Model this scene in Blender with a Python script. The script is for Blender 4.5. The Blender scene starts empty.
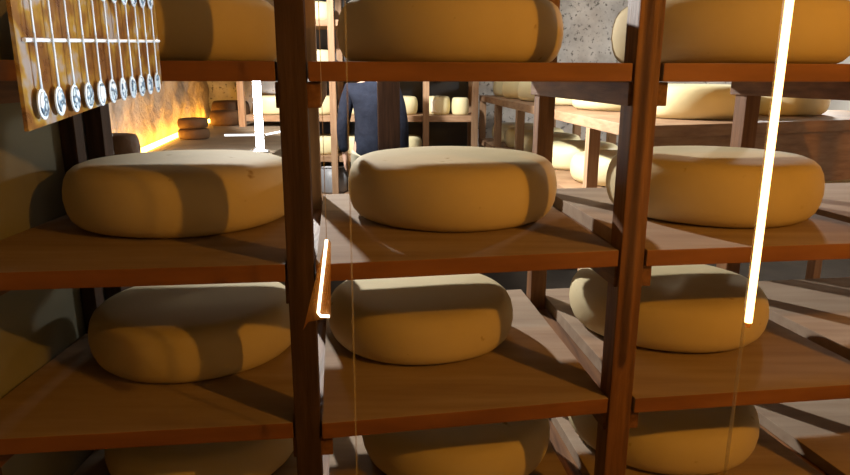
import bpy, bmesh, math, random
from mathutils import Vector, Matrix, noise
random.seed(7)
S = bpy.context.scene
C = S.collection
PI = math.pi

# ------------------------------------------------------------------ materials
def nt(name):
    m = bpy.data.materials.new(name); m.use_nodes = True
    t = m.node_tree; t.nodes.clear()
    return m, t, t.nodes.new

def ramp_set(r, stops):
    cr = r.color_ramp
    while len(cr.elements) > 1: cr.elements.remove(cr.elements[-1])
    cr.elements[0].position = stops[0][0]; cr.elements[0].color = (*stops[0][1], 1)
    for p, c in stops[1:]:
        e = cr.elements.new(p); e.color = (*c, 1)

def surf(name, stops, scale=4.0, stretch=(1, 1, 1), detail=6, rough=.6, bump=.1, bscale=None,
         spec=.3, coord='Object', coat=0.0, specks=None, dist=0.0, rand=False):
    m, t, N = nt(name)
    out = N('ShaderNodeOutputMaterial'); b = N('ShaderNodeBsdfPrincipled')
    tc = N('ShaderNodeTexCoord'); mp = N('ShaderNodeMapping')
    mp.inputs['Scale'].default_value = stretch
    t.links.new(tc.outputs[coord], mp.inputs['Vector'])
    if rand:
        oi = N('ShaderNodeObjectInfo'); mul = N('ShaderNodeMath'); mul.operation = 'MULTIPLY'
        mul.inputs[1].default_value = 37.0
        t.links.new(oi.outputs['Random'], mul.inputs[0])
        cb = N('ShaderNodeCombineXYZ')
        for k in 'XYZ': t.links.new(mul.outputs[0], cb.inputs[k])
        t.links.new(cb.outputs[0], mp.inputs['Location'])
    n1 = N('ShaderNodeTexNoise'); n1.inputs['Scale'].default_value = scale
    n1.inputs['Detail'].default_value = detail; n1.inputs['Distortion'].default_value = dist
    t.links.new(mp.outputs[0], n1.inputs['Vector'])
    r = N('ShaderNodeValToRGB'); ramp_set(r, stops)
    t.links.new(n1.outputs['Fac'], r.inputs['Fac'])
    col = r.outputs['Color']
    if specks:
        n2 = N('ShaderNodeTexNoise'); n2.inputs['Scale'].default_value = specks[0]
        n2.inputs['Detail'].default_value = 3
        t.links.new(mp.outputs[0], n2.inputs['Vector'])
        r2 = N('ShaderNodeValToRGB'); ramp_set(r2, [(specks[1], (0, 0, 0)), (specks[2], (1, 1, 1))])
        t.links.new(n2.outputs['Fac'], r2.inputs['Fac'])
        mx = N('ShaderNodeMix'); mx.data_type = 'RGBA'
        t.links.new(r2.outputs['Color'], mx.inputs['Factor'])
        t.links.new(col, mx.inputs['A']); mx.inputs['B'].default_value = (*specks[3], 1)
        col = mx.outputs['Result']
    t.links.new(col, b.inputs['Base Color'])
    b.inputs['Roughness'].default_value = rough
    b.inputs['Specular IOR Level'].default_value = spec
    b.inputs['Coat Weight'].default_value = coat
    if bump:
        n3 = N('ShaderNodeTexNoise'); n3.inputs['Scale'].default_value = bscale or scale * 3
        n3.inputs['Detail'].default_value = 5
        t.links.new(mp.outputs[0], n3.inputs['Vector'])
        bp = N('ShaderNodeBump'); bp.inputs['Strength'].default_value = bump; bp.inputs['Distance'].default_value = .02
        t.links.new(n3.outputs['Fac'], bp.inputs['Height']); t.links.new(bp.outputs[0], b.inputs['Normal'])
    t.links.new(b.outputs[0], out.inputs['Surface'])
    return m

def emit(name, col, strength):
    m, t, N = nt(name)
    out = N('ShaderNodeOutputMaterial'); e = N('ShaderNodeEmission')
    e.inputs['Color'].default_value = (*col, 1); e.inputs['Strength'].default_value = strength
    t.links.new(e.outputs[0], out.inputs['Surface'])
    return m

WOODS = [(.28, (.11, .048, .02)), (.5, (.20, .09, .036)), (.72, (.28, .135, .055))]
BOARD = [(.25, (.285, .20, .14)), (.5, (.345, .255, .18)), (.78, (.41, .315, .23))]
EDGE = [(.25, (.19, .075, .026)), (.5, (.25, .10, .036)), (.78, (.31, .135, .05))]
PALEW = [(.28, (.24, .135, .072)), (.5, (.32, .19, .105)), (.75, (.40, .25, .145))]
MIDW = [(.28, (.20, .115, .065)), (.5, (.28, .165, .095)), (.75, (.35, .215, .13))]
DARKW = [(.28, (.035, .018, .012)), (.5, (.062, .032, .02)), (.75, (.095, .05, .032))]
M = {
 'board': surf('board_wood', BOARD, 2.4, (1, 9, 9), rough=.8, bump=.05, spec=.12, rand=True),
 'edge': surf('reddish_board_edge', EDGE, 2.4, (1, 9, 9), rough=.6, bump=.06, rand=True),
 'post': surf('post_wood', WOODS, 3, (16, 16, 1.2), rough=.55, bump=.12, rand=True),
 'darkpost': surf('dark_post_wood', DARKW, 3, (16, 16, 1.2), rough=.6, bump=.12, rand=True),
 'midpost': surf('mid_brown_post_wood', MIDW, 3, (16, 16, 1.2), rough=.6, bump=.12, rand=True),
 'rail': surf('rail_wood', WOODS, 3, (16, 1.2, 16), rough=.6, bump=.12, rand=True),
 'pale_x': surf('pale_shelf_wood', PALEW, 3, (3, 3, 14), rough=.6, bump=.1, rand=True),
 'pale_z': surf('pale_post_wood', PALEW, 3, (14, 14, 1.2), rough=.6, bump=.1, rand=True),
 'cheese': surf('cheese_rind', [(.25, (.54, .44, .24)), (.5, (.62, .52, .31)), (.78, (.69, .59, .37))], 2.6, rough=.78, bump=.06, bscale=22,
                spec=.12, specks=(19, .70, .78, (.36, .24, .09)), rand=True),
 'cheese_pale': surf('pale_cheese_rind', [(.25, (.72, .64, .36)), (.75, (.80, .73, .46))], 3, rough=.45, bump=.05, bscale=20, rand=True),
 'cheese_dark': surf('brown_cheese_rind', [(.3, (.07, .034, .014)), (.7, (.13, .066, .028))], 6, rough=.7, bump=.3, bscale=30, rand=True),
 'cut': surf('cut_paste', [(.3, (.86, .82, .68)), (.7, (.90, .87, .75))], 6, rough=.5, bump=.05),
 'plaster': surf('plaster', [(.3, (.21, .205, .15)), (.7, (.28, .275, .205))], 1.6, rough=.9, bump=.08, bscale=9),
 'stone': surf('rough_stone', [(.3, (.30, .235, .18)), (.5, (.45, .37, .29)), (.72, (.58, .50, .41))], 5, rough=.95, bump=.9, bscale=30, detail=9, spec=.1),
 'rock': surf('grey_rock', [(.3, (.38, .355, .33)), (.5, (.56, .53, .50)), (.7, (.68, .65, .61))], 4, rough=.95, bump=.6, bscale=14, detail=10, spec=.1,
              specks=(27, .58, .68, (.20, .19, .175))),
 'lime': surf('limewashed_wall', [(.3, (.70, .69, .65)), (.7, (.80, .79, .75))], 2, rough=.9, bump=.2, bscale=8),
 'floor': surf('cellar_floor', [(.3, (.022, .016, .011)), (.7, (.045, .033, .023))], 3, rough=.8, bump=.2),
 'ceiling': surf('cellar_ceiling', [(.3, (.10, .095, .09)), (.7, (.18, .17, .16))], 2, rough=.95, bump=.3),
 'ledge': surf('ledge_stone', [(.3, (.17, .125, .08)), (.7, (.25, .19, .13))], 4, rough=.7, bump=.2),
 'steel': surf('dull_steel', [(.3, (.20, .20, .21)), (.7, (.32, .32, .33))], 4, rough=.4, bump=.02),
 'cable': surf('pale_cable', [(.3, (.45, .36, .24)), (.7, (.55, .45, .30))], 4, rough=.6, bump=0),
 'navy': surf('navy_cloth', [(.3, (.009, .012, .024)), (.7, (.018, .023, .041))], 14, rough=.9, bump=.3, bscale=40),
 'khaki': surf('pale_trousers', [(.3, (.44, .40, .29)), (.7, (.54, .50, .37))], 10, rough=.9, bump=.2),
 'skin': surf('skin', [(.3, (.56, .34, .25)), (.7, (.64, .41, .31))], 10, rough=.6, bump=0),
 'hair': surf('dark_hair', [(.3, (.03, .02, .012)), (.7, (.07, .045, .03))], 40, rough=.7, bump=.4),
 'shoe': surf('brown_leather', [(.3, (.05, .03, .02)), (.7, (.09, .055, .035))], 10, rough=.5, bump=.1),
 'panel_grey': surf('grey_panel', [(.3, (.075, .078, .085)), (.7, (.11, .113, .12))], 3, rough=.8, bump=.05),
 'eye': surf('eye', [(.3, (.05, .04, .03)), (.7, (.08, .06, .05))], 5, rough=.2, bump=0),
 'white_led': emit('white_led_tube', (.93, .96, 1.0), 50),
 'cool_led': emit('cool_led_bar', (.95, .97, 1.0), 2.5),
 'amber_led': emit('amber_led_strip', (1.0, .47, .055), 34),
 'reflected_led': emit('reflected_warm_tube', (1.0, .55, .19), 6),  # tube reflected in the glass, built as an emitter
 'neon': emit('reflected_neon', (1.0, .80, .55), 4.5),  # neon reflected in the glass, also built as an emitter
 'housing': surf('lamp_housing', [(.3, (.5, .5, .5)), (.7, (.6, .6, .6))], 4, rough=.4, bump=0),
 'spoon': surf('bright_spoon_metal', [(.3, (.60, .74, .88)), (.7, (.74, .86, .96))], 8, rough=.45, bump=0, spec=.6),
 'rail_white': surf('white_rail', [(.3, (.80, .86, .92)), (.7, (.86, .92, .97))], 8, rough=.4, bump=0),
 'medal': surf('enamel_picture', [(.44, (.80, .88, .92)), (.50, (.20, .34, .48)), (.56, (.03, .05, .09)), (.62, (.55, .70, .78))], 75, detail=2, rough=.3, bump=0, rand=True),
}

def panel_material():  # see-through amber of the panel reflected in the glass
    m, t, N = nt('reflected_amber_panel')
    out = N('ShaderNodeOutputMaterial'); mix = N('ShaderNodeMixShader'); mix.inputs[0].default_value = .62
    tr = N('ShaderNodeBsdfTransparent'); tr.inputs['Color'].default_value = (1.0, .86, .60, 1)
    p = N('ShaderNodeBsdfPrincipled'); p.inputs['Roughness'].default_value = .5
    tc = N('ShaderNodeTexCoord'); v = N('ShaderNodeTexNoise'); v.inputs['Scale'].default_value = 26; v.inputs['Detail'].default_value = 3
    t.links.new(tc.outputs['Object'], v.inputs['Vector'])
    r = N('ShaderNodeValToRGB')
    ramp_set(r, [(.34, (.15, .055, .012)), (.46, (.26, .115, .018)), (.56, (.42, .25, .03)), (.64, (.40, .36, .34))])
    t.links.new(v.outputs['Fac'], r.inputs['Fac']); t.links.new(r.outputs['Color'], p.inputs['Base Color'])
    t.links.new(tr.outputs[0], mix.inputs[1]); t.links.new(p.outputs[0], mix.inputs[2])
    t.links.new(mix.outputs[0], out.inputs['Surface'])
    return m
M['panel'] = panel_material()

def amber_glow_material():  # orange glow of the reflections, put into a tinted surface
    m, t, N = nt('amber_glow')
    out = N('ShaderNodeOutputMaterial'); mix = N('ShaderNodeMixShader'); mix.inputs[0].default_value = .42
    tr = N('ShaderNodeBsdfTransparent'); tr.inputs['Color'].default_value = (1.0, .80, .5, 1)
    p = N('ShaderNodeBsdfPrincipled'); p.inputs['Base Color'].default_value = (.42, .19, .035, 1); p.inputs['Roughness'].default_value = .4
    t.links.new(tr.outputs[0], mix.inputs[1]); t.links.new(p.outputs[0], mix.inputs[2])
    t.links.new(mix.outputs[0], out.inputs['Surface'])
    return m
M['amber_glow'] = amber_glow_material()

def pane_material():
    m, t, N = nt('clear_glass_pane')
    out = N('ShaderNodeOutputMaterial'); tr = N('ShaderNodeBsdfTransparent')
    tr.inputs['Color'].default_value = (.985, .985, .98, 1)
    t.links.new(tr.outputs[0], out.inputs['Surface'])
    return m
M['pane'] = pane_material()

def edge_material():
    m, t, N = nt('glass_joint')
    out = N('ShaderNodeOutputMaterial'); mix = N('ShaderNodeMixShader'); mix.inputs[0].default_value = .28
    tr = N('ShaderNodeBsdfTransparent'); p = N('ShaderNodeBsdfPrincipled')
    p.inputs['Base Color'].default_value = (.62, .55, .42, 1); p.inputs['Roughness'].default_value = .3
    t.links.new(tr.outputs[0], mix.inputs[1]); t.links.new(p.outputs[0], mix.inputs[2])
    t.links.new(mix.outputs[0], out.inputs['Surface'])
    return m
M['joint'] = edge_material()

# ------------------------------------------------------------------ mesh helpers
def prism(bm, pts, z0, z1, bev=0.0):
    """upright prism over a plan polygon (x, y) points"""
    if isinstance(z0, (int, float)): z0 = [z0] * len(pts)
    if isinstance(z1, (int, float)): z1 = [z1] * len(pts)
    lo = [bm.verts.new((x, y, z)) for (x, y), z in zip(pts, z0)]
    hi = [bm.verts.new((x, y, z)) for (x, y), z in zip(pts, z1)]
    fs = [bm.faces.new(lo[::-1]), bm.faces.new(hi)]
    n = len(pts)
    for i in range(n):
        fs.append(bm.faces.new((lo[i], lo[(i + 1) % n], hi[(i + 1) % n], hi[i])))
    bmesh.ops.recalc_face_normals(bm, faces=fs)
    if bev:
        es = list({e for f in fs for e in f.edges})
        bmesh.ops.bevel(bm, geom=es, offset=bev, segments=2, affect='EDGES', profile=.7)

def bar_plan(a, b, w, off=0.0):
    """plan rectangle along a->b, width w"""
    a, b = Vector(a), Vector(b); d = (b - a).normalized(); n = Vector((d.y, -d.x))
    return [tuple(a + n * (off - w / 2)), tuple(b + n * (off - w / 2)), tuple(b + n * (off + w / 2)), tuple(a + n * (off + w / 2))]

def box_at(c, w, d, ang=0.0):
    c = Vector(c); ca, sa = math.cos(ang), math.sin(ang)
    return [tuple(c + Vector((x * ca - y * sa, x * sa + y * ca))) for x, y in ((-w/2, -d/2), (w/2, -d/2), (w/2, d/2), (-w/2, d/2))]

def tube(bm, pts, r, seg=12, cap=True):
    pts = [Vector(p) for p in pts]; rings = []
    for i, p in enumerate(pts):
        t = (pts[min(i + 1, len(pts) - 1)] - pts[max(i - 1, 0)]).normalized()
        u = t.cross(Vector((0, 1, .01))); u = u.normalized() if u.length > .05 else t.cross(Vector((1, 0, 0))).normalized()
        v = t.cross(u)
        rr = r[i] if isinstance(r, (list, tuple)) else r
        rings.append([bm.verts.new(p + (u * math.cos(2*PI*k/seg) + v * math.sin(2*PI*k/seg)) * rr) for k in range(seg)])
    for a, b in zip(rings, rings[1:]):
        for k in range(seg): bm.faces.new((a[k], a[(k+1) % seg], b[(k+1) % seg], b[k]))
    if cap: bm.faces.new(rings[0][::-1]); bm.faces.new(rings[-1])

def lathe(bm, prof, seg=64, wob=0.0, seed=0.0):
    rings = []
    for r, z in prof:
        if r < 1e-6: rings.append([bm.verts.new((0, 0, z))]); continue
        ring = []
        for k in range(seg):
            a = 2 * PI * k / seg
            f = 1 + wob * noise.noise(Vector((math.cos(a) * 1.3 + seed, math.sin(a) * 1.3, seed)))
            dz = wob * .25 * noise.noise(Vector((math.cos(a) * r * 4, math.sin(a) * r * 4, seed + 9))) if z > prof[0][1] + 1e-4 else 0
            ring.append(bm.verts.new((r * f * math.cos(a), r * f * math.sin(a), z + dz)))
        rings.append(ring)
    for a, b in zip(rings, rings[1:]):
        if len(a) == 1 and len(b) == 1: continue
        for k in range(seg):
            q = [a[k % len(a)], a[(k + 1) % len(a)], b[(k + 1) % len(b)], b[k % len(b)]]
            u = []
            for v in q:
                if v not in u: u.append(v)
            bm.faces.new(u)
    bmesh.ops.recalc_face_normals(bm, faces=bm.faces)

def obj(name, bm, mat, parent=None, loc=(0, 0, 0), smooth=False):
    """bm in world coordinates; loc is subtracted (object origin)"""
    base = Vector(loc)
    if base.length: bmesh.ops.translate(bm, verts=bm.verts, vec=-base)
    me = bpy.data.meshes.new(name); bm.to_mesh(me); bm.free()
    me.materials.append(mat)
    if smooth:
        for p in me.polygons: p.use_smooth = True
    o = bpy.data.objects.new(name, me); C.objects.link(o)
    if parent is not None:
        o.parent = parent
    o.location = base
    return o

def part(name, bm, mat, root, smooth=False):
    """bm in world coordinates, child of root (root unrotated)"""
    bmesh.ops.translate(bm, verts=bm.verts, vec=-Vector(root.location if root.parent is None else root.matrix_world.translation))
    me = bpy.data.meshes.new(name); bm.to_mesh(me); bm.free(); me.materials.append(mat)
    if smooth:
        for p in me.polygons: p.use_smooth = True
    o = bpy.data.objects.new(name, me); C.objects.link(o); o.parent = root
    return o

def tag(o, label, cat, group=None):
    o['label'] = label; o['category'] = cat
    if group: o['group'] = group
    return o

def thing(name, label, cat, loc, group=None):
    o = bpy.data.objects.new(name, None); C.objects.link(o); o.location = loc; o.empty_display_size = .05
    o.matrix_world = Matrix.Translation(loc)
    return tag(o, label, cat, group)

def struct(name, bm, mat, smooth=False):
    o = obj(name, bm, mat, smooth=smooth); o['kind'] = 'structure'; return o

def B(): return bmesh.new()

# ------------------------------------------------------------------ camera
cam = bpy.data.cameras.new('camera'); co = bpy.data.objects.new('camera', cam); C.objects.link(co)
F = 661.0
cam.sensor_fit = 'HORIZONTAL'; cam.sensor_width = 36; cam.lens = F * 36 / 850
cam.clip_start = .02; cam.clip_end = 60
co.location = (0, 0, 1.55); co.rotation_euler = (math.radians(90 - 14), math.radians(-.15), 0)
S.camera = co

# ------------------------------------------------------------------ room
XR, YB, ZC, YF = 4.0, 7.5, 2.9, -1.3
bm = B(); prism(bm, [(-3.0, YF), (XR + .2, YF), (XR + .2, YB + .2), (-3.0, YB + .2)], -.1, 0); struct('floor', bm, M['floor'])
bm = B(); prism(bm, [(-3.0, YF), (XR + .2, YF), (XR + .2, YB + .2), (-3.0, YB + .2)], ZC, ZC + .1); struct('ceiling', bm, M['ceiling'])
bm = B(); prism(bm, [(-1.26, YF), (-1.06, YF), (-1.06, 2.125), (-1.26, 2.125)], 0, ZC); struct('wall_left', bm, M['plaster'])
bm = B(); prism(bm, [(-1.26, YF - .15), (XR + .2, YF - .15), (XR + .2, YF), (-1.26, YF)], 0, ZC); struct('wall_front', bm, M['plaster'])
bm = B(); prism(bm, [(XR, YF), (XR + .2, YF), (XR + .2, YB), (XR, YB)], 0, ZC); struct('wall_right', bm, M['lime'])

def rough_wall(name, a, b, z0, z1, mat, nx, nz, amp, fs, thick):
    """a wall slab whose room side (to the right of a->b) is hewn"""
    bm = B(); a, b = Vector(a), Vector(b); d = (b - a); n = Vector((d.y, -d.x)).normalized()
    g, k = [], []
    for i in range(nx + 1):
        col, bk = [], []
        for j in range(nz + 1):
            p = a + d * (i / nx); z = z0 + (z1 - z0) * j / nz
            h = noise.fractal(Vector((p.x * fs, p.y * fs, z * fs)), 1.0, 2.0, 5) * amp
            q = p + n * h
            col.append(bm.verts.new((q.x, q.y, z)))
            q = p - n * thick
            bk.append(bm.verts.new((q.x, q.y, z)))
        g.append(col); k.append(bk)
    for i in range(nx):
        for j in range(nz):
            bm.faces.new((g[i][j], g[i+1][j], g[i+1][j+1], g[i][j+1]))
            bm.faces.new((k[i][j], k[i][j+1], k[i+1][j+1], k[i+1][j]))
    for i in range(nx):
        bm.faces.new((g[i][0], k[i][0], k[i+1][0], g[i+1][0])); bm.faces.new((g[i][nz], g[i+1][nz], k[i+1][nz], k[i][nz]))
    for j in range(nz):
        bm.faces.new((g[0][j], g[0][j+1], k[0][j+1], k[0][j])); bm.faces.new((g[nx][j], k[nx][j], k[nx][j+1], g[nx][j+1]))
    bmesh.ops.recalc_face_normals(bm, faces=bm.faces)
    return struct(name, bm, mat, smooth=True)
LW = lambda y: -1.893 - .157 * (y - 4.25)         # stone wall of the alcove, in plan
rough_wall('wall_alcove', (LW(2.0), 2.0), (LW(7.6), 7.6), 0, ZC, M['stone'], 150, 80, .028, 5, .25)
rough_wall('wall_back', (-3.0, YB), (XR + .1, YB), 0, ZC, M['rock'], 160, 70, .06, 3.0, .25)
bm = B(); prism(bm, [(LW(2.0) - .2, 1.95), (-1.2, 1.95), (-1.2, 2.05), (LW(2.0) - .2, 2.05)], 0, ZC); struct('wall_return', bm, M['plaster'])
# stone ledge along the alcove wall
bm = B(); prism(bm, [(LW(2.3) - .05, 2.3), (-.93, 3.3), (-.98, 4.6), (-1.45, 7.35), (LW(7.35) - .05, 7.35)], 0, 1.05, .006)
struct('ledge', bm, M['ledge'])

# ------------------------------------------------------------------ front rack
FR = [((-1.015, 1.30), (-1.02, 2.085)), ((-.270, 1.38), (-.376, 2.2)), ((.492, 1.505), (.405, 2.28)), ((1.265, 1.60), (1.115, 2.33)), ((2.02, 1.70), (1.83, 2.43))]
Z = [1.572, 1.145, .763, .382]
TH = .04
rack = thing('cheese_rack', 'large reddish brown timber rack with four uprights and many support rails, filling the foreground', 'rack', (0, 1.4, 0))
for i, (f, r) in enumerate(FR):
    f, r = Vector(f), Vector(r); d = (r - f).normalized(); ang = math.atan2(d.y, d.x) - PI/2
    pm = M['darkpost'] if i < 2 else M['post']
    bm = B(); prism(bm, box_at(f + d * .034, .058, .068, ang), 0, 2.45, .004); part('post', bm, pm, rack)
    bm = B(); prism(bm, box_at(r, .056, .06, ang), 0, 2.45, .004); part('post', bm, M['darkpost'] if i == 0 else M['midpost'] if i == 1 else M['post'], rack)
    for z in Z:
        bm = B(); prism(bm, bar_plan(f + d * .012, r + d * .05, .092 if i else .075, .010 if i else .008), z - TH - .054, z - TH - .0012, .003)
        part('rail', bm, M['rail'], rack)
bm = B(); prism(bm, box_at((-1.035, 1.955), .045, .05), 0, 2.45, .004); part('post', bm, M['darkpost'], rack)

names_bay = ['left bay by the plaster wall', 'middle bay', 'right bay behind the glowing tube', 'outermost bay at the right picture edge']
names_lev = ['top', 'second', 'third', 'bottom']
for bay in range(4):
    (fl, rl), (fr, rr) = FR[bay], FR[bay + 1]
    for lv, z in enumerate(Z):
        g = .0335
        dx = random.uniform(-.004, .004)
        fl_, fr_ = Vector(fl) + Vector((g, 0)), Vector(fr) - Vector((g, 0))
        rl_, rr_ = Vector(rl) + Vector((g, 0)), Vector(rr) - Vector((g, 0))
        dl = (rl_ - fl_).normalized(); dr = (rr_ - fr_).normalized()
        if bay == 0:
            pts = [Vector((-.980, 1.303)), fr_, fr_ + dr * .90] + [Vector(p) for p in ((-.982, 2.24), (-.982, 1.918), (-1.05, 1.918), (-1.05, 1.376), (-.980, 1.376))]
        else:
            pts = [fl_ + dl * dx, fr_ + dr * dx, fr_ + dr * .86, fl_ + dl * .86]
        c = sum(pts, Vector((0, 0))) / len(pts)
        bm = B(); prism(bm, [tuple(p) for p in pts], z - TH, z, .003)
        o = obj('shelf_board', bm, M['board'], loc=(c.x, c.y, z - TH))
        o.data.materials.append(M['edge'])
        for p in o.data.polygons:                      # the front edge is darker and redder than the top
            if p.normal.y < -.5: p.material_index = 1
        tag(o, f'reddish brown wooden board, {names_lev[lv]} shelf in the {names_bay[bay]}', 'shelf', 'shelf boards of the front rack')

# ------------------------------------------------------------------ cheeses
PROF = [(0, 0), (.45, 0), (.80, 0), (.865, .012), (.915, .055), (.957, .14), (.985, .27), (1.0, .45), (.996, .60), (.978, .75),
        (.945, .865), (.90, .935), (.84, .975), (.76, .993), (.62, 1.0), (.3, 1.004), (0, 1.004)]
def cheese(x, y, z, R, T, label, group, mat='cheese', cat='cheese', seg=72, wob=.012, tilt=None):
    bm = B(); lathe(bm, [(r * R, h * T) for r, h in PROF], seg, wob, random.uniform(0, 50))
    o = obj('cheese', bm, M[mat], smooth=True)
    o.location = (x, y, z + .0008); o.rotation_euler = (0, 0, random.uniform(0, 6.28))
    return tag(o, label, cat, group)
G1 = 'large cheese wheels on the front rack'
front = [
 (-.700, 1.855, 0, .310, .17, 'large yellow cheese wheel on the top board beside the reflected spoon panel'),
 (.068, 1.93, 0, .312, .17, 'large yellow cheese wheel on the middle top board, over the pale-topped wheel'),
 (.858, 1.96, 0, .318, .17, 'large cheese wheel on the top board crossed by the glowing tube'),
 (-.680, 1.862, 1, .310, .168, 'large cheese wheel on the second board in front of the amber lit alcove'),
 (.080, 1.943, 1, .307, .172, 'pale-topped large cheese wheel on the middle second board below the person in navy'),
 (.862, 1.986, 1, .303, .172, 'large orange cheese wheel on the second board crossed by the glowing tube'),
 (-.664, 1.83, 2, .293, .150, 'large dim cheese wheel on the third board beside the plaster wall'),
 (-.012, 1.93, 2, .284, .150, 'large dim cheese wheel on the middle third board beside the reflected bent neon light'),
 (.780, 2.033, 2, .303, .150, 'large orange cheese wheel on the third board where the glowing tube ends'),
 (-.684, 1.864, 3, .288, .15, 'cheese wheel on the bottom board of the left bay'),
 (.100, 1.915, 3, .300, .15, 'cheese wheel on the bottom board of the middle bay'),
 (.785, 2.01, 3, .305, .15, 'orange cheese wheel on the bottom board of the right bay'),
]
for x, y, lv, R, T, lab in front: cheese(x, y, Z[lv], R, T, lab, G1, seg=96)

# ------------------------------------------------------------------ side rack behind, on the right
SX = lambda y: .90 - .0875 * (y - 2.86)
ZS = [1.33, .90]
side = thing('cheese_rack', 'pale brown low rack running back along the right, lit bright white', 'rack', (1.3, 4, 0))
pl = [(SX(2.86), 2.86), (2.75, 3.56), (2.60, 4.22), (1.66, 4.10), (SX(6.85) + .78, 6.85), (SX(6.85), 6.85)]
bm = B(); prism(bm, pl, ZS[0] - .055, ZS[0], .004); part('shelf', bm, M['pale_x'], side)
bm = B(); prism(bm, pl, ZS[1] - .05, ZS[1], .004); part('shelf', bm, M['pale_x'], side)
for y in (2.90, 3.47, 5.14, 6.0, 6.80):
    bm = B(); prism(bm, box_at((SX(y) + .03, y), .06, .06, .087), 0, ZS[0] - .056, .003); part('post', bm, M['pale_z'], side)
    if y > 4.5:
        bm = B(); prism(bm, box_at((SX(y) + .74, y), .06, .06, .087), 0, ZS[0] - .056, .003); part('post', bm, M['pale_z'], side)
for p in ((2.68, 3.58), (2.55, 4.15)):
    bm = B(); prism(bm, box_at(p, .06, .06, .3), 0, ZS[0] - .056, .003); part('post', bm, M['pale_z'], side)
bm = B(); prism(bm, bar_plan((.97, 2.935), (2.66, 3.575), .022), 1.02, ZS[0] - .058, .002); part('apron', bm, M['pale_x'], side)

G2 = 'cheeses on top of the side rack'; G3 = 'cheeses on the lower shelf of the side rack'
tops = [(1.40, 3.50, .30, 'bright pale cheese on the side rack, partly hidden by the right front upright'),
        (1.97, 3.80, .27, 'shaded cheese on the side rack near its end, just behind the glowing tube'),
        (1.22, 4.22, .30, 'overexposed white cheese on the side rack top, left of the right front upright'),
        (1.08, 4.88, .28, 'fourth pale cheese from the far end on the side rack top'),
        (1.02, 5.48, .27, 'third pale cheese from the far end on the side rack top'),
        (.96, 6.06, .27, 'pale cheese second from the far end of the side rack top'),
        (.90, 6.58, .24, 'pale cheese at the far end of the side rack top')]
for x, y, R, lab in tops: cheese(x, y, ZS[0], R, .165, lab, G2, 'cheese_pale', seg=56)
lows = [(1.20, 4.06, .30, 'bright white cheese on the lower side shelf behind the second middle wheel'),
        (1.10, 4.72, .28, 'cream cheese on the lower side shelf, next behind the bright white one'),
        (1.00, 5.42, .27, 'cream cheese on the lower side shelf between the two middle thin posts'),
        (.99, 6.02, .27, 'cream cheese on the lower side shelf, second from the far end'),
        (.90, 6.56, .24, 'cream cheese at the far end of the lower side shelf'),
        (2.30, 3.86, .28, 'pale cheese on the lower side shelf peeking out right of the orange wheel')]
for x, y, R, lab in lows: cheese(x, y, ZS[1], R, .17, lab, G3, 'cheese_pale', seg=56)

# ------------------------------------------------------------------ back rack
YR = 6.35
ZB = [2.02, 1.585, 1.152, .77, .385]
back = thing('cheese_rack', 'tall wooden rack of small cheeses against the back wall behind the person', 'rack', (-.5, 6.6, 0))
for z in ZB:
    bm = B(); prism(bm, [(-1.72, YR), (.50, YR), (.50, YR + .58), (-1.72, YR + .58)], z - .055, z, .004); part('shelf', bm, M['pale_x'], back)
for x in (-1.72, -.86, .01, .47):
    for y in (YR - .03, YR + .55):
        bm = B(); prism(bm, box_at((x, y), .06, .055), 0, 2.5, .003); part('post', bm, M['pale_z'], back)
bm = B(); prism(bm, [(-1.30, YR + .60), (.50, YR + .60), (.50, YR + .625), (-1.30, YR + .625)], .35, 2.5, .002); part('back_panel', bm, M['panel_grey'], back)
G4 = 'small cheeses on the back rack'
bc = [(-1.07, 0, .20, 'yellow cheese on the high back shelf, beside the tall rear upright'),
      (-1.07, 1, .20, 'yellow cheese on the back shelf just above the middle top board'),
      (-1.06, 2, .18, 'yellow cheese on the back shelf left of the person in navy'),
      (-.66, 2, .17, 'pale cheese on the back shelf, seen between the arm and body of the person'),
      (-.24, 2, .17, 'cheese on the back shelf just right of the thick timber upright'),
      (.125, 2, .125, 'pale cheese with a white cut face on the back shelf, right of the thin post'),
      (-1.50, 2, .18, 'cheese on the back shelf behind the dark left upright'),
      (-1.04, 3, .20, 'yellow cheese on the low back shelf left of the person in navy'),
      (-.66, 3, .17, 'white lit cheese on the low back shelf beside the hip of the person'),
      (-.22, 3, .19, 'dim cheese on the low back shelf right of the thick timber upright'),
      (-1.48, 3, .19, 'pale cheese on the low back shelf behind the dark left upright')]
for x, lv, R, lab in bc:
    o = cheese(x, YR + .27, ZB[lv], R, .175, lab, G4, 'cheese_pale', seg=48)
    if 'white cut face' in lab:
        o.rotation_euler.z = 0
        bm = B(); prism(bm, box_at((0, -R - .001), .085, .012), .03, .145, .002)
        me = bpy.data.meshes.new('cut_face'); bm.to_mesh(me); bm.free(); me.materials.append(M['cut'])
        f = bpy.data.objects.new('cut_face', me); C.objects.link(f); f.parent = o; f.location = (-.02, .012, 0); f['label'] = 'white cut face'
cheese(.345, YR + .22, ZB[2], .085, .165, 'small pale cheese on the back shelf beside the end of the side rack', G4, 'cheese_pale', seg=48)

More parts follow.
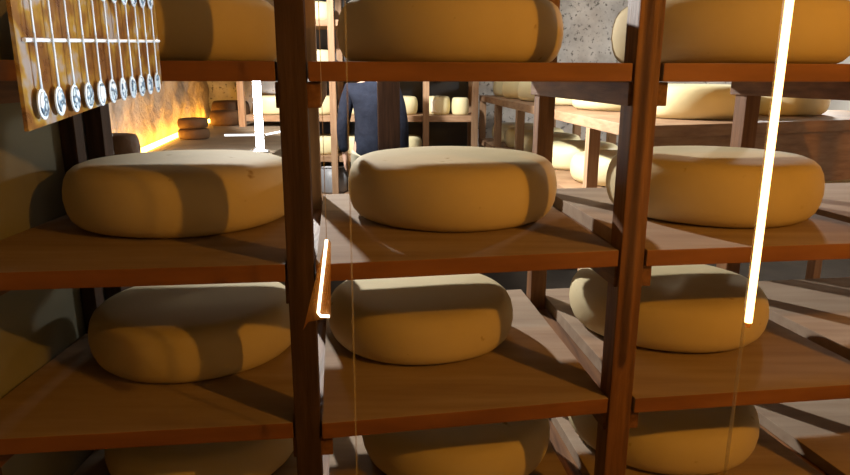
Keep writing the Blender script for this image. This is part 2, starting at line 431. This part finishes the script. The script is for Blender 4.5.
# grey tub on the lowest back shelf
t = thing('metal_tub', 'dark grey metal tub with a rolled rim on the lowest back shelf', 'tub', (-.93, YR + .22, ZB[4] + .001))
bm = B(); lathe(bm, [(0, 0), (.135, 0), (.15, .02), (.172, .27), (.164, .27), (.142, .025), (0, .015)], 40); part_o = bpy.data.meshes.new('tub_body')
bm.to_mesh(part_o); bm.free(); part_o.materials.append(M['steel'])
for p in part_o.polygons: p.use_smooth = True
o = bpy.data.objects.new('tub_body', part_o); C.objects.link(o); o.parent = t
bm = B(); tube(bm, [(.172 * math.cos(a * PI / 18), .172 * math.sin(a * PI / 18), .27) for a in range(37)], .009, 8, False)
me = bpy.data.meshes.new('rim'); bm.to_mesh(me); bm.free(); me.materials.append(M['housing'])
o = bpy.data.objects.new('rim', me); C.objects.link(o); o.parent = t

# thick timber upright before the person
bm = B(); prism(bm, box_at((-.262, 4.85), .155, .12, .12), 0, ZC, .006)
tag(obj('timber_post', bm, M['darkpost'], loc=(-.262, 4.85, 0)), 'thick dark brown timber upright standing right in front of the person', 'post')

# ------------------------------------------------------------------ person (seen from behind)
def skinned(name, verts, edges, radii, mat, parent=None, root=0, sub=2):
    me = bpy.data.meshes.new(name); me.from_pydata(verts, edges, []); me.materials.append(mat)
    o = bpy.data.objects.new(name, me); C.objects.link(o)
    if parent: o.parent = parent
    sk = o.modifiers.new('skin', 'SKIN'); sk.use_smooth_shade = True
    if not me.skin_vertices: me.attributes.new('skin_vertices', 'FLOAT', 'POINT')
    for i, r in enumerate(radii):
        d = me.skin_vertices[0].data[i]
        d.radius = r if isinstance(r, tuple) else (r, r); d.use_root = (i == root)
    s = o.modifiers.new('sub', 'SUBSURF'); s.levels = sub; s.render_levels = sub
    return o
def chain(V, E, R, start, pts):
    k = start
    for p, r in pts:
        V.append(p); R.append(r); n = len(V) - 1
        if k is not None: E.append((k, n))
        k = n
    return k
# local frame: faces +Y (away from the camera), x to the right
V, E, R = [], [], []
pel = chain(V, E, R, None, [((0, 0, .96), (.155, .115))])
ch = chain(V, E, R, pel, [((0, .005, 1.08), (.14, .10)), ((0, 0, 1.24), (.155, .11)), ((0, -.005, 1.38), (.15, .095))])
nk = chain(V, E, R, ch, [((0, .005, 1.475), .058), ((0, .02, 1.54), .052)])
hd = chain(V, E, R, nk, [((0, .025, 1.60), (.068, .082)), ((0, .025, 1.67), (.076, .094)), ((0, .015, 1.735), (.062, .078))])
for s in (-1, 1):
    ar = chain(V, E, R, ch, [((s*.175, 0, 1.41), .062), ((s*.22, -.005, 1.27), .050), ((s*.25, -.01, 1.10), .042), ((s*.255, .035, .95), .034), ((s*.253, .06, .865), .028)])
    pm = chain(V, E, R, ar, [((s*.252, .068, .81), (.022, .036))])
    for q, (dy, ln) in enumerate(((-.03, .06), (-.010, .074), (.010, .08), (.030, .072))):
        chain(V, E, R, pm, [((s*.252, .072 + dy, .785), .0105), ((s*(.250), .078 + dy * 1.05, .785 - ln * .5), .0092), ((s*.243, .088 + dy * 1.05, .785 - ln), .0078)])
    chain(V, E, R, pm, [((s*.243, .112, .82), .0115), ((s*.236, .126, .79), .0105), ((s*.232, .13, .765), .0085)])
    lg = chain(V, E, R, pel, [((s*.095, 0, .88), .095), ((s*.105, .005, .70), .078), ((s*.11, .012, .49), .056), ((s*.112, -.012, .33), .052), ((s*.115, -.015, .09), .038)])
    chain(V, E, R, lg, [((s*.118, .02, .045), (.038, .03)), ((s*.125, .13, .032), (.036, .024))])
person = skinned('person', V, E, R, M['skin'], sub=2)
person.location = (-.44, 5.62, 0); person.rotation_euler = (0, 0, -.08)
tag(person, 'person in navy jacket and pale trousers standing with back turned in the cellar', 'person')
V, E, R = [], [], []
a0 = chain(V, E, R, None, [((0, 0, .855), (.178, .14)), ((0, 0, .90), (.178, .14)), ((0, 0, 1.00), (.172, .135))])
a2 = chain(V, E, R, a0, [((0, .003, 1.12), (.160, .124)), ((0, 0, 1.27), (.172, .128)), ((0, -.005, 1.39), (.155, .108))])
chain(V, E, R, a2, [((0, .004, 1.46), (.078, .07)), ((0, .008, 1.495), (.068, .064))])
for s in (-1, 1):
    chain(V, E, R, a2, [((s*.18, 0, 1.41), .076), ((s*.224, -.005, 1.27), .066), ((s*.254, -.01, 1.10), .058), ((s*.258, .035, .95), .050), ((s*.256, .055, .885), .046)])
skinned('jacket', V, E, R, M['navy'], person)
V, E, R = [], [], []
a0 = chain(V, E, R, None, [((0, 0, .97), (.162, .125))])
for s in (-1, 1):
    chain(V, E, R, a0, [((s*.098, 0, .86), .108), ((s*.108, .005, .68), .092), ((s*.113, .01, .47), .074), ((s*.115, -.008, .28), .066), ((s*.118, -.01, .075), .060)])
skinned('trousers', V, E, R, M['khaki'], person)
bm = B(); bmesh.ops.create_uvsphere(bm, u_segments=28, v_segments=20, radius=1)
for v in bm.verts:
    k = 1 + .05 * noise.noise(v.co * 3)
    v.co = Vector((v.co.x * .086 * k, v.co.y * .10 * k - .012, v.co.z * .085 * k + 1.722))
bmesh.ops.delete(bm, geom=[v for v in bm.verts if v.co.y > .02 and v.co.z < 1.715], context='VERTS')
o = obj('hair', bm, M['hair'], person, smooth=True)
for s in (-1, 1):
    bm = B(); bmesh.ops.create_uvsphere(bm, u_segments=12, v_segments=8, radius=1)
    for v in bm.verts: v.co = Vector((s * .082 + v.co.x * .010, .015 + v.co.y * .02, 1.645 + v.co.z * .032))
    obj('ear', bm, M['skin'], person, smooth=True)
    bm = B(); bmesh.ops.create_uvsphere(bm, u_segments=12, v_segments=8, radius=.012)
    bmesh.ops.translate(bm, verts=bm.verts, vec=(s * .031, .108, 1.665)); obj('eye', bm, M['eye'], person, smooth=True)
    bm = B(); bmesh.ops.create_uvsphere(bm, u_segments=16, v_segments=10, radius=1)
    for v in bm.verts: v.co = Vector((s * .122 + v.co.x * .05, .06 + v.co.y * .14, max(.0, .035 + v.co.z * .05)))
    obj('shoe', bm, M['shoe'], person, smooth=True)
bm = B(); tube(bm, [(0, .108, 1.668), (0, .124, 1.642), (0, .134, 1.622), (0, .112, 1.612)], [.008, .012, .014, .008], 10); obj('nose', bm, M['skin'], person, smooth=True)
bm = B(); tube(bm, [(-.026, .092, 1.588), (0, .103, 1.586), (.026, .092, 1.588)], [.003, .007, .003], 8); obj('mouth', bm, M['shoe'], person, smooth=True)

# ------------------------------------------------------------------ alcove: LED strip, small cheeses, tube lamp
bm = B()
pts = [(LW(y) + .085, y, 1.062) for y in (3.9, 4.3, 4.8, 5.4, 6.0, 6.6, 7.2)]
tube(bm, pts, .019, 10)
tag(obj('led_strip', bm, M['amber_led'], loc=pts[0]), 'amber glowing LED strip running along the foot of the stone alcove wall', 'strip light')
G5 = 'small brown cheeses on the alcove ledge'
cheese(-1.78, 5.14, 1.05, .118, .078, 'small brown cheese, lower of the stacked pair on the alcove ledge', G5, 'cheese_dark', seg=40)
cheese(-1.785, 5.15, 1.1325, .113, .075, 'small brown cheese, upper of the stacked pair on the alcove ledge', G5, 'cheese_dark', seg=40)
cheese(-1.585, 3.42, 1.05, .11, .19, 'dark rounded cheese at the near end of the amber strip on the alcove ledge', G5, 'cheese_dark', seg=40)
cheese(-1.93, 6.5, 1.05, .15, .14, 'brown cheese lying behind the stacked pair at the far end of the ledge', G5, 'cheese_dark', seg=40)
cheese(-1.98, 6.86, 1.05, .19, .22, 'tall brown cheese at the far end of the ledge left of the white tube', G5, 'cheese_dark', seg=40)
L = thing('tube_lamp', 'white glowing vertical tube lamp with thin crossbar standing on the alcove ledge', 'lamp', (-1.035, 4.17, 1.051))
bm = B(); tube(bm, [(-1.035, 4.17, 1.07), (-1.035, 4.17, 1.62)], .024, 16); part('tube', bm, M['white_led'], L, True)
bm = B(); tube(bm, [(-1.26, 4.19, 1.165), (-1.07, 4.19, 1.168)], .006, 10); tube(bm, [(-1.0, 4.19, 1.17), (-.90, 4.19, 1.19)], .006, 10); part('crossbar', bm, M['cool_led'], L, True)
bm = B(); prism(bm, box_at((-1.035, 4.17), .09, .09), 1.051, 1.071, .004)
for s in (-1, 1): tube(bm, [(-1.045, 4.17 + s * .03, 1.10), (-1.10, 4.16 + s * .04, 1.06)], .006, 8)
part('stand', bm, M['housing'], L)

# ------------------------------------------------------------------ glass front
GY = lambda x: 1.245 + .115 * x
gx = [-1.055, -.141, .682, 2.9]
for i in range(3):
    a, b = (gx[i] + .002, GY(gx[i] + .002)), (gx[i+1] - .002, GY(gx[i+1] - .002))
    bm = B(); prism(bm, bar_plan(a, b, .008), 0.0, ZC)
    w = struct(f'window_{i+1}', bm, M['pane'])
    if i < 2:
        c = (gx[i+1], GY(gx[i+1]))
        bm = B(); prism(bm, box_at(c, .0034, .009, .114), 0.0, ZC); j = obj('glass_joint', bm, M['joint'], w); j['kind'] = 'structure'

# tube reflected in the glass, built as a solid glowing tube before it
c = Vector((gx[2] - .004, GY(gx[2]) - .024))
T = thing('reflected_led_tube', 'glass reflection of a long warm LED tube, upright in front of the right bay', 'light', (c.x, c.y, .94))
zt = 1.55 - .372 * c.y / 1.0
bm = B(); tube(bm, [(c.x, c.y, 1.045), (c.x, c.y, 2.3)], .0076, 14); part('glowing_tube', bm, M['reflected_led'], T, True)
bm = B(); tube(bm, [(c.x, c.y, 1.034), (c.x, c.y, 1.0455)], [.004, .0076], 14); part('end_glow', bm, M['amber_glow'], T, True)  # tinted piece stands for the orange glow at the tube end
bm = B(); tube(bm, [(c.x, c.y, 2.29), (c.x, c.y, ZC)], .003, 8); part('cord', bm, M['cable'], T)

# small bent neon reflected in the glass, built solid by the left upright
def ray_at(px, py, Y):
    u = (px - 425) / F; v = (237.5 - py) / F; p = math.radians(14)
    d = Vector((u, math.cos(p) + v * math.sin(p), -math.sin(p) + v * math.cos(p)))
    return Vector((0, 0, 1.55)) + d * (Y / d.y)
ny = GY(-.19) - .02
top, low, toe = ray_at(327, 240, ny), ray_at(318.5, 316, ny), ray_at(330, 316.5, ny)
Nn = thing('reflected_neon_light', 'reflection of a small L-shaped warm neon with amber glow beside the left upright', 'light', tuple(low))
bm = B(); tube(bm, [top, top.lerp(low, .5), low + (top - low).normalized() * .006, low + (toe - low) * .25, toe], .0030, 12); part('neon_tube', bm, M['neon'], Nn, True)
q = [ray_at(326, 238, ny + .008), ray_at(331, 243, ny + .008), ray_at(331, 318, ny + .008), ray_at(309, 322, ny + .008), ray_at(304, 330, ny + .008)]
bm = B(); f1 = [bm.verts.new(p) for p in q]; f2 = [bm.verts.new(p + Vector((0, .004, 0))) for p in q]
bm.faces.new(f1); bm.faces.new(f2[::-1])
for k in range(5): bm.faces.new((f1[k], f1[(k+1) % 5], f2[(k+1) % 5], f2[k]))
bmesh.ops.recalc_face_normals(bm, faces=bm.faces)
part('reflected_glow', bm, M['amber_glow'], Nn)  # tinted plate stands for the orange glow around the reflected neon
bm = B(); tube(bm, [top, (top.x, top.y, ZC)], .0006, 6); part('cord', bm, M['cable'], Nn)

# ------------------------------------------------------------------ spoon panel reflected in the glass, built as a solid panel
PA, PBv = Vector((-.394, .66)), Vector((-.440, 1.13))          # plan line of the panel
pd = (PBv - PA).normalized(); pn = Vector((pd.y, -pd.x))         # pn points into the room (+x)
PLn = (PBv - PA).length
P = thing('reflected_display_panel', 'reflection of an amber panel with a white rail, at the upper left before the rack', 'panel', (PA.x, PA.y, 1.60))
bm = B(); pts = bar_plan(tuple(PA), tuple(PBv), .004)
zlo = [1.4925, 1.5306, 1.5306, 1.4925]
prism(bm, pts, zlo, 1.86); part('backing', bm, M['panel'], P)
railz = lambda u: 1.580 + .0186 * u
def on_panel(u, z, off): q = PA + pd * (u * PLn) + pn * off; return Vector((q.x, q.y, z))
bm = B(); tube(bm, [on_panel(.02, railz(0), .005), on_panel(.985, railz(1), .005)], .0022, 10); part('rail', bm, M['rail_white'], P)
for u in (.02, .98):
    bm = B(); tube(bm, [on_panel(u, 1.86, 0), on_panel(u, ZC, 0)], .001, 6); part('cord', bm, M['cable'], P)
ordn = ['first', 'second', 'third', 'fourth', 'fifth', 'sixth', 'seventh', 'eighth', 'ninth', 'tenth', 'eleventh']
for k in range(11):  # spoons of the reflected panel, built as solid meshes
    u = .05 + .085 * k
    for sgn in (-1, 1):
        ln = .0765
        z0 = railz(u) + (sgn * .002)
        root = thing('reflected_spoon', f'{ordn[k]} reflected silvery spoon from the near end, ' + ('hanging below the white rail' if sgn < 0 else 'standing up above the white rail'),
                     'spoon', tuple(on_panel(u, z0, .009)), 'spoons below the white rail' if sgn < 0 else 'spoons above the white rail')
        ha, hb = on_panel(u, z0 - sgn * .008, .009), on_panel(u, z0 + sgn * (ln - .030), .009)
        bm = B(); tube(bm, [ha, ha.lerp(hb, .5), hb], [.0013, .0011, .0014], 8); part('handle', bm, M['spoon'], root, True)
        cz = z0 + sgn * (ln - .0155)
        for nm, rr, hh, off, mt in (('bowl', .0112, .0155, .009, 'spoon'), ('picture', .0085, .0122, .0107, 'medal')):
            bm = B(); c0 = on_panel(u, cz, off); n3 = Vector((pn.x, pn.y, 0)); d3 = Vector((pd.x, pd.y, 0))
            fr_ = [bm.verts.new(c0 + d3 * (rr * math.cos(a * PI / 14)) + Vector((0, 0, hh * math.sin(a * PI / 14)))) for a in range(28)]
            bk_ = [bm.verts.new(v.co - n3 * .0015) for v in fr_]
            cf = bm.verts.new(c0 + n3 * .0009)
            for a in range(28):
                bm.faces.new((fr_[a], fr_[(a+1) % 28], cf)); bm.faces.new((fr_[a], bk_[a], bk_[(a+1) % 28], fr_[(a+1) % 28]))
            bm.faces.new(bk_[::-1]); bmesh.ops.recalc_face_normals(bm, faces=bm.faces)
            part(nm, bm, M[mt], root)

# ------------------------------------------------------------------ lights
def light(name, kind, loc, col, power, size=.1, aim=None, **kw):
    l = bpy.data.lights.new(name, kind); l.color = col; l.energy = power
    if kind == 'AREA': l.shape = 'DISK'; l.size = size
    else: l.shadow_soft_size = size
    for k, v in kw.items(): setattr(l, k, v)
    o = bpy.data.objects.new(name, l); C.objects.link(o); o.location = loc
    if aim is not None: o.rotation_euler = (Vector(aim) - Vector(loc)).to_track_quat('-Z', 'Y').to_euler()
    return o
WARM = (1.0, .41, .035)
light('visitor_lamp', 'POINT', (2.0, -.12, 2.36), WARM, 107, .035)
light('cellar_lamp', 'POINT', (2.75, 5.0, 2.05), (1, .97, .92), 120, .10)
light('cellar_lamp', 'AREA', (.1, 5.2, 2.86), (1, .97, .93), 16, .9, (.1, 4.9, 0))
light('rack_spot', 'SPOT', (-1.42, 5.0, 2.68), (1, .97, .93), 880, .045, (.95, 1.95, .95), spot_size=math.radians(58), spot_blend=.8)
light('side_spot', 'SPOT', (-.25, 3.75, 2.15), (1, .97, .93), 340, .05, (1.4, 3.85, 1.15), spot_size=math.radians(72), spot_blend=.4)
light('added_back_spot', 'SPOT', (-1.15, 4.5, 2.65), (1, .97, .93), 520, .05, (-.75, 6.4, 1.25), spot_size=math.radians(56), spot_blend=.4)  # added unseen spot, brightens the back rack
light('added_panel_spot', 'SPOT', (.55, .70, 1.45), (.74, .89, 1.0), 52, .02, (-.415, .86, 1.60), spot_size=math.radians(33), spot_blend=.35)  # added unseen spot, brightens the reflected spoons and panel

w = bpy.data.worlds.new('world'); S.world = w; w.use_nodes = True
bg = w.node_tree.nodes['Background']; bg.inputs[0].default_value = (.5, .42, .32, 1); bg.inputs[1].default_value = .0

S.view_settings.view_transform = 'Standard'; S.view_settings.look = 'None'
S.view_settings.gamma = 1; S.view_settings.use_curve_mapping = False
S.view_settings.exposure = 0.0
S.cycles.max_bounces = 8; S.cycles.transparent_max_bounces = 16
S.cycles.use_denoising = True
S.cycles.sample_clamp_indirect = 6
